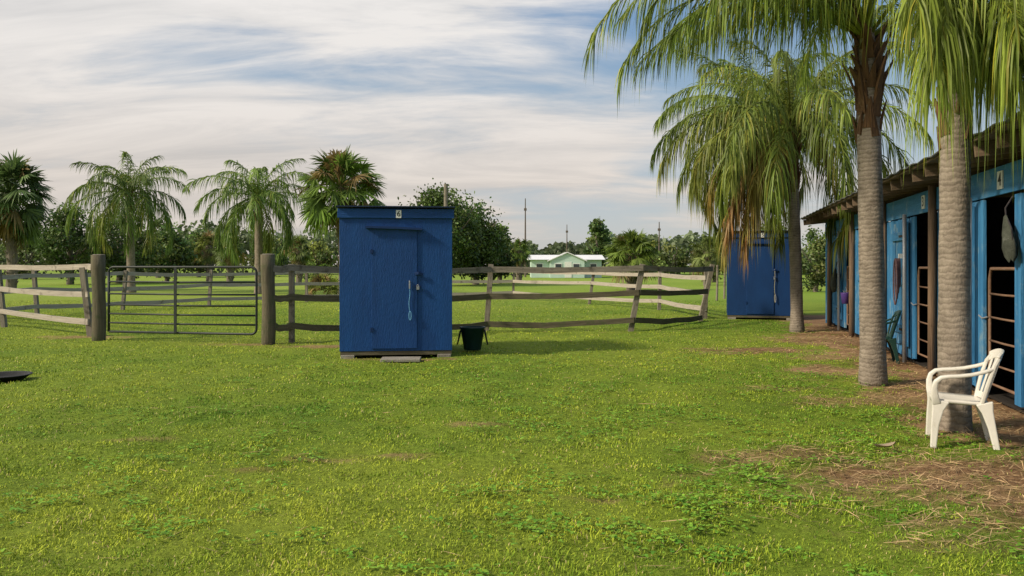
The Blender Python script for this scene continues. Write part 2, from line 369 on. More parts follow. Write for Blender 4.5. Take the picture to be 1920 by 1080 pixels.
dens = np.maximum(dirt(xx, yy), .30*sstep(1.6-np.hypot((xx-3.5)/1.8, (yy-5.6)/1.1), 0, 1))
k = (v < -.02) & (rng.random(n) < dens*.9*(xx > 1.2)+.006); xx, yy = xx[k], yy[k]; n = len(xx)
az = rng.normal(.4, .9, n); D = np.stack([np.cos(az), np.sin(az), rng.normal(0.04, .10, n)], 1); S = np.stack([-np.sin(az), np.cos(az), rng.normal(0, .3, n)], 1)
st = M(); st.blades(np.stack([xx, yy, bumpz(xx, yy)+.010+.022*rng.random(n)], 1), D, nrm(S), .04+.17*rng.random(n)**1.5, .0026+.00045*yy, .03, np.array([.48,.33,.19])*(.4+.85*rng.random((n, 1))), segs=2)
o = st.build('straw', STRAWM); tag(o, 'scattered dry straw and litter on the bare soil', 'straw', kind='stuff')

# ------------------------------------------------------------------ palms
def frond(m, base, az, e0, Ln, bend, leaf, n, col, droop, W, side=0., twist=.5):
    K = 22; s = np.linspace(0, 1, K); ang = e0-bend*s**1.25; ds = Ln/(K-1)
    r = np.concatenate([[0], np.cumsum(np.cos(ang[:-1]))*ds]); zz = np.concatenate([[0], np.cumsum(np.sin(ang[:-1]))*ds])
    h = np.array([math.cos(az), math.sin(az), 0]); p = np.array([-math.sin(az), math.cos(az), 0]); Z = np.array([0, 0, 1.])
    path = np.array(base)+r[:, None]*h+zz[:, None]*Z+(side*s*s*Ln)[:, None]*p
    m.tube(path, np.linspace(.028, .005, K)*Ln/3.4, 5, C=np.array(col)*[1.25, 1.05, 1.0])
    t = np.linspace(.13, .995, n)
    P = np.stack([np.interp(t, s, path[:, q]) for q in range(3)], 1); a = np.interp(t, s, ang)[:, None]
    T = np.cos(a)*h+np.sin(a)*Z; Nn = -np.sin(a)*h+np.cos(a)*Z
    for sd in (-1, 1):
        al = (R(68)-(t**1.3)*R(46)+rng.normal(0, .16, n))[:, None]; ph = rng.normal(.12, twist, n)[:, None]
        D = nrm(T*np.cos(al)+(p*sd*np.cos(ph)+Nn*np.sin(ph))*np.sin(al))
        S = nrm(np.cross(D, nrm(Nn+.9*rng.normal(size=(n, 3)))))
        pr = np.clip(.5+2.4*(t-.12), 0, 1)*(1-.55*np.clip((t-.5)/.5, 0, 1)**1.4)
        LL = leaf*pr*rng.uniform(.7, 1.15, n)
        c = np.array(col)*(.55+.85*rng.random((n, 1))); yel = rng.random(n) < .10; c[yel] = c[yel]*[1.7, 1.25, 1.2]
        m.blades(P+rng.normal(0, .006, (n, 3)), D, S, LL, W*rng.uniform(.7, 1.15, n), droop*rng.uniform(.5, 1.4, n), c, segs=3, curl=.38)
def queen_palm(label, X, Y, zt, zcr, r, nf, Ln, lean=(0, 0), near=True, az0=0., leaf=.62, nl=70, droop=1.0, W=.03, cA=(.15,.23,.028), cB=(.28,.34,.06), seeds=0, emin=-18, bulge=1.25, bendk=1., spec=None, nboot=None, emax=80, extra=()):
    root = thing('queen_palm', label, 'palm tree', (X, Y, 0), 0)
    zs = np.linspace(-.08, zcr, 34); f = np.maximum(zs, 0)/zcr
    path = np.stack([lean[0]*f**1.4, lean[1]*f**1.4, zs], 1)
    rad = np.where(zs < .5, r*(1+(bulge-1)*(1-np.clip(zs, 0, .5)/.5)**1.5), r*(1-.08*np.clip((zs-.5)/max(zt-.5, .1), 0, 1)))
    rad = np.where(zs > zt, r*.92*(1-.35*(zs-zt)/max(zcr-zt, .1)), rad)*(1+.015*np.sin(zs*9)+.012*np.sin(zs*23))
    m = M(); m.tube(path, rad, 20); m.build('trunk', BARK, root, True)
    def at(zv): ff = max(zv, 0)/zcr; return np.array([lean[0]*ff**1.4, lean[1]*ff**1.4, zv])
    m = M(); nb = nboot or (46 if near else 12)
    for q in range(nb):
        fz = q/(nb-1); zb = zt-.10+(zcr-zt-.05)*fz+random.uniform(-.05, .05); a = q*2.4+az0+random.uniform(-.3, .3); rr = r*(.84-.25*fz)
        d = np.array([math.cos(a), math.sin(a), 0]); ln = random.uniform(.22, .6); out = random.uniform(.05, .55)
        b0 = at(zb)+d*rr; tt = np.linspace(0, 1, 4)[:, None]; sw = np.array([-d[1], d[0], 0])*random.uniform(-.1, .1)
        pth = b0+d*ln*out*tt**1.3*(.3+fz)+np.array([0, 0, 1])*ln*tt+sw*tt
        m.bar(pth, np.array([-d[1], d[0], 0]), np.array([.14, .10, .06, .02])*r/.16*random.uniform(.7, 1.2), np.array([.035, .03, .025, .012]))
    m.build('leaf_bases', BOOT, root)
    top = at(zcr); cm = M()
    cm.tube(np.array([top+[0, 0, -.25], top+[0, 0, .1], top+[.02, 0, .6], top+[.05, .02, 1.25]]), [r*.62, r*.5, .05, .008], 8, C=np.array(cB))
    fr = []
    nf = len(spec) if spec else nf
    for q in range(nf+len(extra)):
        fq = (q+.5)/nf; fix = None
        if q >= nf:
            a, e0, Lf, bend, fix = extra[q-nf]; a = R(a); e0 = R(e0); bend = R(bend); fq = .9
        elif spec:
            a, e0, Lf, bend = spec[q]; a = R(a); e0 = R(e0); bend = R(bend); fq = 1-min(max(math.degrees(e0)/80., 0), 1)
        else:
            a = az0+q*2.39996+random.uniform(-.2, .2)
            e0 = R(emax-(emax-emin)*fq**.85+random.uniform(-7, 7)); bend = R(78+42*fq+random.uniform(-10, 12))*bendk
            Lf = Ln*random.uniform(.85, 1.06)*(.72+.28*min(1, fq*3.5))
        c = np.array(cA)*(1-.5*(1-fq))+np.array(cB)*.5*(1-fq)  # upright fronds lean to sunlit yellow-lime, light put into their colour
        c = c*random.uniform(.75, 1.25)
        if fq > .93 and not spec: c = c*[1.4, 1.1, 1.0]
        if fix is not None: c = np.array(fix)
        args = (top+np.array([math.cos(a), math.sin(a), 0])*r*.4+[0, 0, -.15*fq], a, e0, Lf, bend, leaf, nl, c, droop*(.75+.45*fq), W, random.uniform(-.1, .1))
        if near: fm = M(); frond(fm, *args); fr.append(fm)
        else: frond(cm, *args)
    crown = cm.build('crown', LEAF, root)
    for fm in fr: fm.build('frond', LEAF, crown)
    for q in range(seeds):
        a = az0+q*2.2+.6; d = np.array([math.cos(a), math.sin(a), 0]); sm = M()
        t = np.linspace(0, 1, 8)[:, None]; pth = top+d*(.15+.75*t)+np.array([0, 0, 1])*(.1-.1*t-1.1*t*t)
        sm.tube(pth, np.linspace(.02, .008, 8), 5, C=(.22,.13,.05))
        n = 70; tt = rng.uniform(.35, 1, n); P = np.stack([np.interp(tt, t[:, 0], pth[:, k]) for k in range(3)], 1)
        sm.blades(P, nrm(rng.normal(size=(n, 3))*[1, 1, .4]), rvec(n), rng.uniform(.35, .75, n), .016, 1.4, np.array([.27,.14,.055])*(.5+.8*rng.random((n, 1))), segs=3, curl=.4)
        sm.build('seed_cluster', LEAF, root)
    return root
P1 = [(-128,45,1.9,118),(-118,30,1.7,105),(-106,50,2.2,122),(-98,22,1.5,85),(-82,40,2.1,112),(-64,30,2.0,95),(-38,44,2.5,104),(-12,32,2.4,95),(14,48,2.6,95),(40,28,2.3,85),(66,52,2.5,88),(92,78,2.6,45),(126,80,2.6,45),(160,80,2.7,45),(-165,76,2.4,55),(-112,66,2.4,122),
      (-90,62,2.5,118),(-55,60,2.6,114),(-20,60,2.7,112),(-25,20,1.8,80),(-138,68,2.2,110),(-108,12,1.3,70),(-124,14,1.5,85),(-92,4,1.5,75),(-70,10,1.8,85),(-48,16,2.0,90),(-30,35,2.4,100),(0,15,2.1,80),(-80,55,2.4,125),(150,62,2.5,70),(-150,60,2.3,90)]
P2 = [(180,50,4.3,126),(197,58,4.1,116),(165,54,3.7,108),(213,40,3.4,98),(148,44,3.2,95),(228,54,3.3,106),(186,34,2.8,84),(243,66,3.3,106),(205,68,4.1,108),(258,62,3.1,108),(276,70,3.2,100),(300,45,3.4,105),(330,32,3.4,95),(0,38,3.6,100),(28,28,3.4,92),(58,42,3.6,95),(88,40,3.3,90),(114,52,3.4,92),(172,72,3.9,94),(140,62,3.3,95),(170,42,3.7,116),(192,44,3.6,110),(176,60,4.0,104),(158,36,3.2,90),(202,32,3.0,88),(130,45,3.2,90)]
queen_palm('thick grey ringed queen palm directly behind the white plastic chair', 4.02, 7.28, 2.65, 3.64, .135, 0, 3, (.02, 0), True, .4, leaf=.64, nl=96, droop=1.25, W=.0175, cA=(.19,.26,.034), cB=(.32,.365,.07), bulge=1.12, spec=P1, nboot=24)
queen_palm('tall queen palm with brown leaf bases, its trunk hiding the green chair', 4.58, 10.15, 3.2, 4.50, .155, 0, 3.9, (-.06, .05), True, 2.2, leaf=.68, nl=104, droop=1.1, W=.018, bulge=1.12, spec=P2, cA=(.135,.205,.027), cB=(.25,.31,.055))
BR = (.25,.155,.06); YB = (.29,.25,.065); OL = (.20,.235,.045)
queen_palm('slim dark trunk queen palm in front of the shed marked 5', 6.45, 18.1, 3.05, 4.75, .135, 30, 3.45, (-.12, .1), True, 1.0, leaf=.74, nl=100, droop=1.2, W=.026, seeds=3, emin=-18, emax=86, bendk=.96, cA=(.13,.19,.027), cB=(.24,.285,.055),
    extra=[(188,-8,2.6,80,YB),(205,-25,2.2,58,BR),(174,6,2.9,92,OL),(228,-20,2.2,62,YB),(196,14,3.1,100,OL),(182,28,3.5,108,OL),(212,8,2.8,92,OL),(165,-10,2.6,75,YB),
           (186,-44,3.3,38,YB),(200,-50,3.1,32,BR),(216,-46,2.8,36,YB),(192,-36,3.0,48,BR),(176,-40,2.9,42,OL)])
queen_palm('queen palm rising behind the shed marked 5, mostly hidden by nearer fronds', 8.0, 26.0, 4.3, 6.5, .13, 26, 3.9, (-.15, .2), True, 2.0, leaf=.85, nl=84, droop=1.15, W=.034, seeds=1, emax=86, bendk=.95, cA=(.11,.17,.028), cB=(.2,.26,.05))
Y = 44; queen_palm('grey trunk queen palm standing left of the metal gate, beyond the paddock', gx(246, Y), Y, gz(395, Y), gz(360, Y), .22, 26, 3.9, (-.1, 0), False, .3, leaf=.9, nl=66, droop=1.0, W=.05, cA=(.12,.19,.038), cB=(.20,.28,.055), emin=-25, emax=86, bendk=1.0)
Y = 42; queen_palm('queen palm beyond the paddock between the gate and the fan palm', gx(486, Y), Y, gz(415, Y), gz(368, Y), .22, 26, 4.0, (-.05, 0), False, 1.7, leaf=.9, nl=66, droop=1.0, W=.05, cA=(.12,.20,.038), cB=(.20,.29,.055), emin=-25, emax=86, bendk=1.0)

def fan(m, base, d, pet, fl, col, nseg=26, W=.07, droop=.3):
    d = np.array(d)/np.linalg.norm(d); Z = np.array([0, 0, 1.])
    t = np.linspace(0, 1, 6)[:, None]; path = np.array(base)+d*pet*t-Z*pet*.22*t*t
    m.tube(path, np.linspace(.03, .015, 6)*pet, 4, C=np.array(col)*1.2, cap=False)
    fd = nrm(path[-1]-path[-2]); p = nrm(np.cross(fd, Z+.45*rng.normal(size=3))); nn = np.cross(p, fd)
    th = np.linspace(-R(115), R(115), nseg)+rng.normal(0, .03, nseg)
    D = nrm(np.cos(th)[:, None]*fd+np.sin(th)[:, None]*p+(rng.normal(0, .08, nseg)-.2*np.abs(np.sin(th)))[:, None]*nn)
    S = nrm(np.cross(D, nn+.25*rng.normal(size=(nseg, 3))))
    LL = fl*(.82+.18*np.cos(th))*rng.uniform(.88, 1.08, nseg)
    m.blades(np.tile(path[-1], (nseg, 1)), D, S, LL, W, droop*rng.uniform(.4, 1.6, nseg), np.array(col)*(.6+.75*rng.random((nseg, 1))), segs=3, curl=.2)
def fan_palm(name, label, X, Y, zcr, rc, r, nf, col=(.055,.11,.02), brown=.12, emin=-55, brownside=None, W=None, trunk=True):
    root = thing(name, label, 'palm tree', (X, Y, 0), 0)
    if trunk:
        m = M(); zs = np.linspace(-.1, zcr, 14); m.tube(np.stack([.1*np.sin(zs), 0*zs, zs], 1), r*(1.15-.1*zs/zcr), 12)
        for q in range(60):
            zb = .3+(zcr-.4)*q/60; a = q*2.4; d = np.array([math.cos(a), math.sin(a), 0])
            m.bar(np.array([[.1*math.sin(zb), 0, zb]]+d*r*.9)+np.linspace(0, 1, 3)[:, None]*(d*.18+np.array([0, 0, .3])), np.array([-d[1], d[0], 0]), np.array([.14, .1, .06]), .04)
        m.build('trunk', TBARK, root)
    m = M(); c0 = np.array([.1*math.sin(zcr) if trunk else 0, 0, zcr])
    for q in range(nf):
        fq = (q+.5)/nf; e = R(88-(88-emin)*fq+random.uniform(-8, 8)); a = q*2.39996+random.uniform(-.3, .3)
        d = np.array([math.cos(a)*math.cos(e), math.sin(a)*math.cos(e), math.sin(e)])
        c = np.array(col)*random.uniform(.55, 1.5)
        if random.random() < brown or fq > .93 or (brownside and d[0]*brownside > -.1 and d[2] > -.2 and random.random() < .40): c = np.array([.27,.19,.08])*random.uniform(.55, 1.2)
        pt = rc*random.uniform(.40, .66)
        fan(m, c0, d, pt, rc*.40*random.uniform(.8, 1.15), c, W=(W or rc*.034))
    m.build('crown', LEAF, root); return root
Y = 40; fan_palm('fan_palm', 'fan palm with browning fronds rising behind the nearer blue shed', gx(642, Y), Y, gz(350, Y), 2.65, .24, 84, (.14,.225,.038), .12, -60, -1)
Y = 46; fan_palm('fan_palm', 'dark shaggy fan palm cut by the left edge of the picture', gx(20, Y), Y, gz(362, Y), 3.0, .25, 90, (.10,.155,.05), .07, -78)
Y = 48; fan_palm('fan_palm', 'low bushy fan palm right of the pale green house', gx(1183, Y), Y, gz(475, Y), 2.1, .25, 70, (.16,.225,.042), .10, -40)
Y = 70; fan_palm('fan_palm', 'small fan palm just left of the pale green house', gx(972, Y), Y, gz(468, Y), 1.5, .25, 50, (.14,.21,.042), .12, -70)
Y = 75; fan_palm('fan_palm', 'small yellowish fan palm seen above the metal gate', gx(392, Y), Y, gz(460, Y), 1.9, .25, 50, (.19,.22,.055), .18, -60)
Y = 60; fan_palm('fan_palm', 'small fan palm left of the shed marked 5, before the far trees', gx(1325, Y), Y, gz(472, Y), 1.8, .25, 50, (.17,.21,.065), .15, -60)
Y = 37; fan_palm('palmetto', 'low palmetto clump against the paddock fence left of the nearer shed', gx(603, Y), Y, .35, 1.25, .1, 34, (.24,.28,.055), .15, 5, None, None, False)
Y = 62; fan_palm('fan_palm', 'fan palm seen between the two leftmost queen palms', gx(430, Y), Y, gz(467, Y), 1.6, .22, 46, (.14,.195,.055), .15, -60)
Y = 66; fan_palm('fan_palm', 'short fan palm right of the second queen palm', gx(560, Y), Y, gz(465, Y), 1.6, .22, 46, (.16,.215,.055), .15, -60)

# ------------------------------------------------------------------ broadleaf trees
def leaf_clumps(m, cen, rad, n, size, col, zlo, zhi):
    for c, rr in zip(cen, rad):
        off = rng.normal(0, .5, (n, 3))*rr*np.array([1, 1, .75]); P = c+off
        b = random.uniform(.5, 1.5); hue = np.array([random.uniform(.85, 1.3), 1, random.uniform(.8, 1.15)])
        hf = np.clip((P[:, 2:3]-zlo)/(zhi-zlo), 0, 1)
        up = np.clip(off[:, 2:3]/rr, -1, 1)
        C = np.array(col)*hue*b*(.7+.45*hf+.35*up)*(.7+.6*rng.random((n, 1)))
        D = rvec(n); S = nrm(np.cross(D, rvec(n)))
        m.blades(P, D, S, size*rng.uniform(.7, 1.4, n), size*.7, .2, np.clip(C, .003, 1), segs=2)
def tree(label, px, Y, hw, top, col=(.04,.075,.016), low=.18, nC=46, nL=70, name='broadleaf_tree', peak=.35):
    X = gx(px, Y); H = gz(top, Y); rx = hw/F*Y
    root = thing(name, label, 'tree', (X, Y, 0), 0)
    m = M(); zs = np.linspace(-.1, H*.7, 9); m.tube(np.stack([.15*np.sin(zs*.8), .1*np.cos(zs), zs], 1), np.linspace(.045, .015, 9)*H, 10)
    for q in range(7):
        a = q*2.4; z0 = H*random.uniform(.22, .5); d = np.array([math.cos(a), math.sin(a), .8])
        t = np.linspace(0, 1, 5)[:, None]; m.tube(np.array([.1, 0, z0])+d*rx*.75*t+np.array([0, 0, .3])*t*t, np.linspace(.018, .005, 5)*H, 6)
    m.build('trunk', TBARK, root)
    d = rvec(nC); rr = rng.uniform(.35, 1.0, nC)**.5*rng.uniform(.88, 1.1, nC)
    zc_ = H*(low+1)/2; rz = H*(1-low)/2
    cen = np.stack([d[:, 0]*rr*rx*.86, d[:, 1]*rr*rx*.86, zc_+d[:, 2]*rr*rz*.92], 1)
    cen[:, :2] *= (1-peak*np.clip((cen[:, 2:3]-zc_)/rz, 0, 1))
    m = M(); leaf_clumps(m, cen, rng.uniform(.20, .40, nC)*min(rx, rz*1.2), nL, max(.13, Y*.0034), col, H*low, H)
    m.build('crown', LEAF, root); return root
DG = (.08,.132,.035); MG = (.12,.172,.056); LG = (.18,.235,.065)
tree('dark round tree behind the leftmost queen palm, left of its trunk', 130, 62, 62, 384, DG, .06, 76)
tree('broad dark tree directly behind the leftmost queen palm', 222, 66, 72, 396, DG, .05, 84)
tree('dark tree right of the leftmost queen palm trunk', 312, 72, 50, 425, (.10,.155,.046), .05, 60)
tree('tall dark tree right behind the nearer blue shed', 830, 58, 80, 343, (.078,.128,.034), .05, 120, 95, peak=.25)
tree('dark tree standing right of the tall tree behind the shed', 892, 62, 60, 384, (.075,.124,.033), .05, 90, 95, peak=.2)
tree('lowest of the three dark trees right of the nearer shed', 936, 66, 34, 420, DG, .04, 50)
tree('small pointed tree rising behind the pale green house', 1120, 110, 27, 410, (.105,.17,.052), .1, 44)
tree('feathery tall tree above the dark trees left', 296, 95, 34, 400, (.10,.145,.055), .45, 22, 40)
tree('hazy green tree far behind the metal gate', 372, 100, 48, 428, MG, .05, 40)
tree('hazy tree far behind the second queen palm', 505, 105, 44, 436, MG, .05, 40)
tree('pale bush left of the fan palm behind the shed', 590, 80, 40, 456, LG, .02, 30)
tree('dark tree at the far left edge below the fan palm', 48, 85, 52, 440, MG, .04, 40)
tree('low round tree far right of the pale green house', 1262, 95, 36, 458, MG, .03, 30)
tree('yellow green tree just left of the shed marked 5', 1340, 70, 36, 432, (.18,.225,.06), .03, 36)
tree('green tree filling the gap between shed 5 and the stable', 1530, 45, 44, 432, MG, .02, 44)
tree('bushy tree behind the palms above the shed marked 5', 1440, 60, 62, 415, MG, .04, 50)
tree('small pale tree far behind the right paddock posts', 1222, 120, 25, 455, LG, .03, 24)
m = M(); n = 52000
xx = rng.uniform(-230, 230, n); yy = 128+rng.uniform(-9, 9, n)
hh = 2.6+3.9*vnoise(xx, yy*0, 7, 41)+2.2*vnoise(xx, yy*0, 2.2, 42)
zz = hh*np.sqrt(rng.random(n)); tn = (vnoise(xx, zz*2, 3., 43)*.8+.5)[:, None]
C = np.array([.135,.175,.092])*tn*(.65+.5*(zz/hh)[:, None])*(.7+.6*rng.random((n, 1)))  # distance haze put into the pale leaf colour
D = rvec(n); m.blades(np.stack([xx, yy, zz], 1), D, nrm(np.cross(D, rvec(n))), rng.uniform(.5, 1.1, n), .6, .2, C, segs=2)
o = m.build('distant_woodland', LEAF); tag(o, 'far low line of hazy woodland along the horizon', 'woodland', kind='stuff')

# ------------------------------------------------------------------ fences and gate
def post_bar(root, X, Y, h, lean, mat, w=.10, d=.10):
    m = M(); m.bar(np.array([[X-lean*.1, Y, -.15], [X+lean*.5, Y, h*.5], [X+lean, Y, h]]), (1, 0, 0), w, d); return m.build('post', mat, root, bevel=.006)
def rail(root, pts, mat, h=.13, d=.035, sag=.0):
    P = np.array(pts, float); out = []
    for a, b_ in zip(P[:-1], P[1:]):
        for t in np.linspace(0, 1, 6)[:-1]:
            q = a+(b_-a)*t; q = q.copy(); q[2] -= sag*4*t*(1-t)*random.uniform(.7, 1.3); out.append(q)
    out.append(P[-1]); m = M(); m.bar(np.array(out), (0, 0, 1), h*rng.uniform(.90, 1.06, len(out)), d); return m.build('rail', mat, root)
gp1 = (gx(185, 16.1), 16.1); gp2 = (gx(503, 15.3), 15.3)
for (X, Y_), lb in ((gp1, 'stout round mossy gate post left of the metal gate'), (gp2, 'stout round mossy gate post right of the metal gate')):
    r_ = thing('gate_post', lb, 'post', (X, Y_, 0))
    m = M(); zs = np.linspace(-.2, 1.70, 8); m.tube(np.stack([.012*np.sin(zs*3), 0*zs, zs], 1), .128+.006*np.sin(zs*5), 16); m.build('post_shaft', WOODD, r_, True)
    m = M(); m.lathe([(.0, 1.715), (.10, 1.712), (.126, 1.70), (.12, 1.695)], (0, 0, .003), 16); m.build('post_top', WOODG, r_)
fl = thing('rail_fence', 'weathered rail fence left of the metal gate, cut by the picture edge', 'fence', (gp1[0], gp1[1], 0))
def rel(root, pts): return [(p[0]-root.location.x, p[1]-root.location.y, p[2]) for p in pts]
A0 = (-17.5, 23.0); A1 = (gx(8, 19.5), 19.5); A2 = (gx(170, 17.0), 17.0)
for (X, Y_), ln in ((A0, -.1), (A1, -.16), (A2, -.17)): post_bar(fl, X-fl.location.x, Y_-fl.location.y, 1.45, ln, WOODG, .12)
for zz_, sg in (((1.45, 1.45, 1.47, 1.48), .02), ((.93, .92, .88, .86), .03), ((.40, .38, .30, .27), .02)):
    pts = [(A0[0], A0[1]-.09, zz_[0]), (A1[0], A1[1]-.09, zz_[1]), (A2[0], A2[1]-.09, zz_[2])]
    if zz_[0] > 1: pts.append((gp1[0]-.1, gp1[1]-.03, zz_[3]))
    rail(fl, rel(fl, pts), WOODL, .12, .04, sg)  # paler wood here: sun on these rails put into their colour
fr_ = thing('rail_fence', 'sagging three rail fence running behind the nearer shed to the leaning corner post', 'fence', (gp2[0], gp2[1], 0))
B = [(gp2[0]+.1, gp2[1]+.05, 1.44, .88, .36), (gx(547, 15.6), 15.6, 1.45, .88, .33), (gx(745, 17.0), 17.0, 1.40, .80, .22), (gx(912, 18.4), 18.4, 1.40, .78, .15), (gx(1183, 18.4), 18.4, 1.43, .87, .24), (gx(1313, 21.5), 21.5, 1.40, .80, .10)]
for (X, Y_, *_), ln, wd in zip(B[1:], (.0, .02, .11, .27, .33), (.10, .1, .12, .12, .12)):
    post_bar(fr_, X-gp2[0], Y_-gp2[1], 1.52, ln, WOODG, wd)
lns = (0, .0, .02, .11, .27, .33)
for c, sg in ((2, .03), (3, .03), (4, .06)):
    rail(fr_, rel(fr_, [(b_[0]+l_*b_[c]/1.5, b_[1]-.085, b_[c]) for b_, l_ in zip(B, lns)]), WOODD if c != 2 else WOODG, .13, .04, sg)
Bk = [(-60, 21.5), (70, 24), (230, 27), (392, 30), (575, 33), (760, 35), (962, 36), (1105, 31), (1236, 27), (1322, 22.6)]
bk = thing('rail_fence', 'pale far side fence closing the paddock behind the gate and shed', 'fence', (gx(760, 35), 35, 0))
Bp = [(gx(p, y_), y_) for p, y_ in Bk]
for i_, (X, Y_) in enumerate(Bp): post_bar(bk, X-bk.location.x, Y_-35, 1.32, random.uniform(-.15, .2), WOODG, .11)
for zb in (1.20, .76, .26):
    rail(bk, rel(bk, [(X, Y_-.09, zb+random.uniform(-.07, .07)) for X, Y_ in Bp]), WOODL, .13, .04, .03)
for px_, y_, tp in ((1352, 34, 1.5), (1366, 36, 1.4)):
    m = M(); m.tube(np.array([[0, 0, -.1], [0.02, 0, tp*.5], [.03, 0, tp]]), .05, 8); o = m.build('fence_post', WOODG); o.location = (gx(px_-8, y_), y_, 0)
    tag(o, 'lone thin post beyond the fence corner, '+('nearer the corner' if px_ == 1352 else 'close to shed 5'), 'post')
ga = np.array([gx(204, 16.0), 16.0, 0]); gb = np.array([gx(481, 15.35), 15.35, 0]); gl = np.linalg.norm(gb-ga); gdir = math.atan2(gb[1]-ga[1], gb[0]-ga[0])
gt = thing('metal_gate', 'dark tubular metal farm gate hung between two round posts', 'gate', tuple(ga), gdir)
m = M(); z0, z1, rc_ = .17, 1.46, .11; P = []
def arc(cx_, cz_, a0, a1): return [(cx_+rc_*math.cos(R(a)), 0, cz_+rc_*math.sin(R(a))) for a in np.linspace(a0, a1, 6)]
P += [(0.0, 0, z0+.05)]+arc(rc_, z1-rc_, 180, 90)+arc(gl-rc_, z1-rc_, 90, 0)+arc(gl-rc_, z0+rc_, 0, -90)+[(.02, 0, z0)]
m.tube(np.array(P), .023, 8); m.build('gate_frame', GATEM, gt, True)
for zb in (1.17, .93, .71, .53, .35):
    m = M(); m.tube(np.array([[.0, 0, zb], [gl/2, 0, zb-.008], [gl, 0, zb]]), .018, 8); m.build('gate_bar', GATEM, gt, True)
m = M(); m.bar(np.array([[gl*.468, -.035, z0], [gl*.468, -.035, .8], [gl*.468, -.035, z1]]), (1, 0, 0), .06, .012); m.build('gate_brace', GATEM, gt)
m = M(); m.tube(np.array([[0, 0, z0], [0, 0, .8], [0, 0, z1-.1]]), .025, 8); m.build('hinge_stile', GATEM, gt, True)

# ------------------------------------------------------------------ sheds
def number(ch, size, loc, parent, rotz=0):
    cu = bpy.data.curves.new('number', 'FONT'); cu.body = ch; cu.size = size; cu.extrude = .0015; cu.align_x = 'CENTER'; cu.align_y = 'CENTER'; cu.offset = size*.012
    t = bpy.data.objects.new('tmp_number', cu); COL.objects.link(t); dg = bpy.context.evaluated_depsgraph_get()
    me = bpy.data.meshes.new_from_object(t.evaluated_get(dg)); bpy.data.objects.remove(t)
    me.materials.clear(); me.materials.append(BLACK)
    o = bpy.data.objects.new('number', me); COL.objects.link(o); o.parent = parent; o.location = loc; o.rotation_euler = (R(90), 0, rotz); return o
def shed(num, label, X, Y, rotz=0, pm=None, pd=None):
    s = thing('feed_shed', label, 'shed', (X, Y, 0), rotz, None)
    pm = pm or BLUE; pd = pd or BLUED
    w = 1.82; D_ = 1.75; zb = .10; zf = 2.29; zr = 2.19
    m = M(); m.box((-.0, .02, (zb+zf)/2), (w, .04, zf-zb)); m.build('front_wall', pm, s, bevel=.004)
    for sx in (-1, 1):
        V = []; x0 = sx*(w/2-.02)
        for xo in (-.02, .02):
            V += [(x0+xo, .042, zb), (x0+xo, D_, zb), (x0+xo, D_, zr), (x0+xo, .042, zf)]
        m = M(); m.add(V, [[0,1,2,3],[7,6,5,4],[0,4,5,1],[1,5,6,2],[2,6,7,3],[3,7,4,0]]); m.build('side_wall', pm, s)
    m = M(); m.box((0, D_-.02, (zb+zr)/2), (w-.09, .036, zr-zb-.01)); m.build('back_wall', pm, s)
    m = M(); m.box((0, D_/2, zb-.035), (w-.02, D_-.02, .06)); m.build('floor_frame', WOODD, s)
    m = M(); m.box((0, -.018, 2.34), (w+.06, .034, .15)); m.build('header_board', pm, s, bevel=.004)
    m = M(); rt = Matrix.Rotation(-math.atan2(.10, D_), 4, 'X'); m.box((0, D_/2-.02, 2.395), (w+.09, D_+.15, .018), rt); m.build('roof', ROOFD, s)
    d = M(); d.box((-.03, -.012, 1.12), (.735, .022, 1.96)); dr = d.build('door', pd, s, bevel=.004)
    for hz in (1.72, .45):
        m = M(); m.box((-.395, -.028, hz), (.05, .012, .06)); m.tube(np.array([[-.40, -.03, hz-.04], [-.40, -.03, hz+.04]]), .008, 8); m.build('hinge', BLUEK, dr)
    m = M(); m.bar(np.array([[.30, -.03, 1.36], [.36, -.05, 1.37], [.43, -.03, 1.345]]), (0, 0, 1), .045, .02); m.build('latch_handle', BLUEK, dr)
    m = M(); m.box((.345, -.030, 1.155), (.10, .01, .035)); m.build('hasp', BLUEK, dr)
    m = M(); m.box((.35, -.05, 1.125), (.045, .02, .05)); m.tube(np.array([[.336, -.05, 1.15], [.338, -.05, 1.175], [.35, -.05, 1.185], [.362, -.05, 1.175], [.364, -.05, 1.15]]), .005, 6); m.build('padlock', METAL, dr)
    m = M(); m.bar(np.array([[-.49, -.045, 2.115], [0, -.045, 2.105], [.42, -.045, 2.085]]), (0, 0, 1), .035, .085); m.build('drip_board', BLUEK, s)
    m = M(); m.box((.04, -.042, 2.33), (.085, .012, .125)); pl = m.build('number_plate', WHITE, s); number(num, .125, (.04, -.0495, 2.33), pl)
    for bx_ in (-.78, .78):
        for by_ in (.12, D_-.15): m = M(); m.box((bx_, by_, .0), (.22, .30, .08)); m.build('foundation_block', CONC, s, bevel=.008)
    return s
def onshed(s, lx, ly, z):
    c, sn = math.cos(s.rotation_euler.z), math.sin(s.rotation_euler.z); return (s.location.x+lx*c-ly*sn, s.location.y+lx*sn+ly*c, z)
S6 = shed('6', 'blue wooden shed marked 6 with a light blue rope on its door', gx(743, 13.05), 13.05, R(6.5))
S5 = shed('5', 'blue wooden shed marked 5 beside the stable, half behind palm fronds', gx(1427, 22.2), 22.2, R(-14.5), BLUE5, BLUE5)
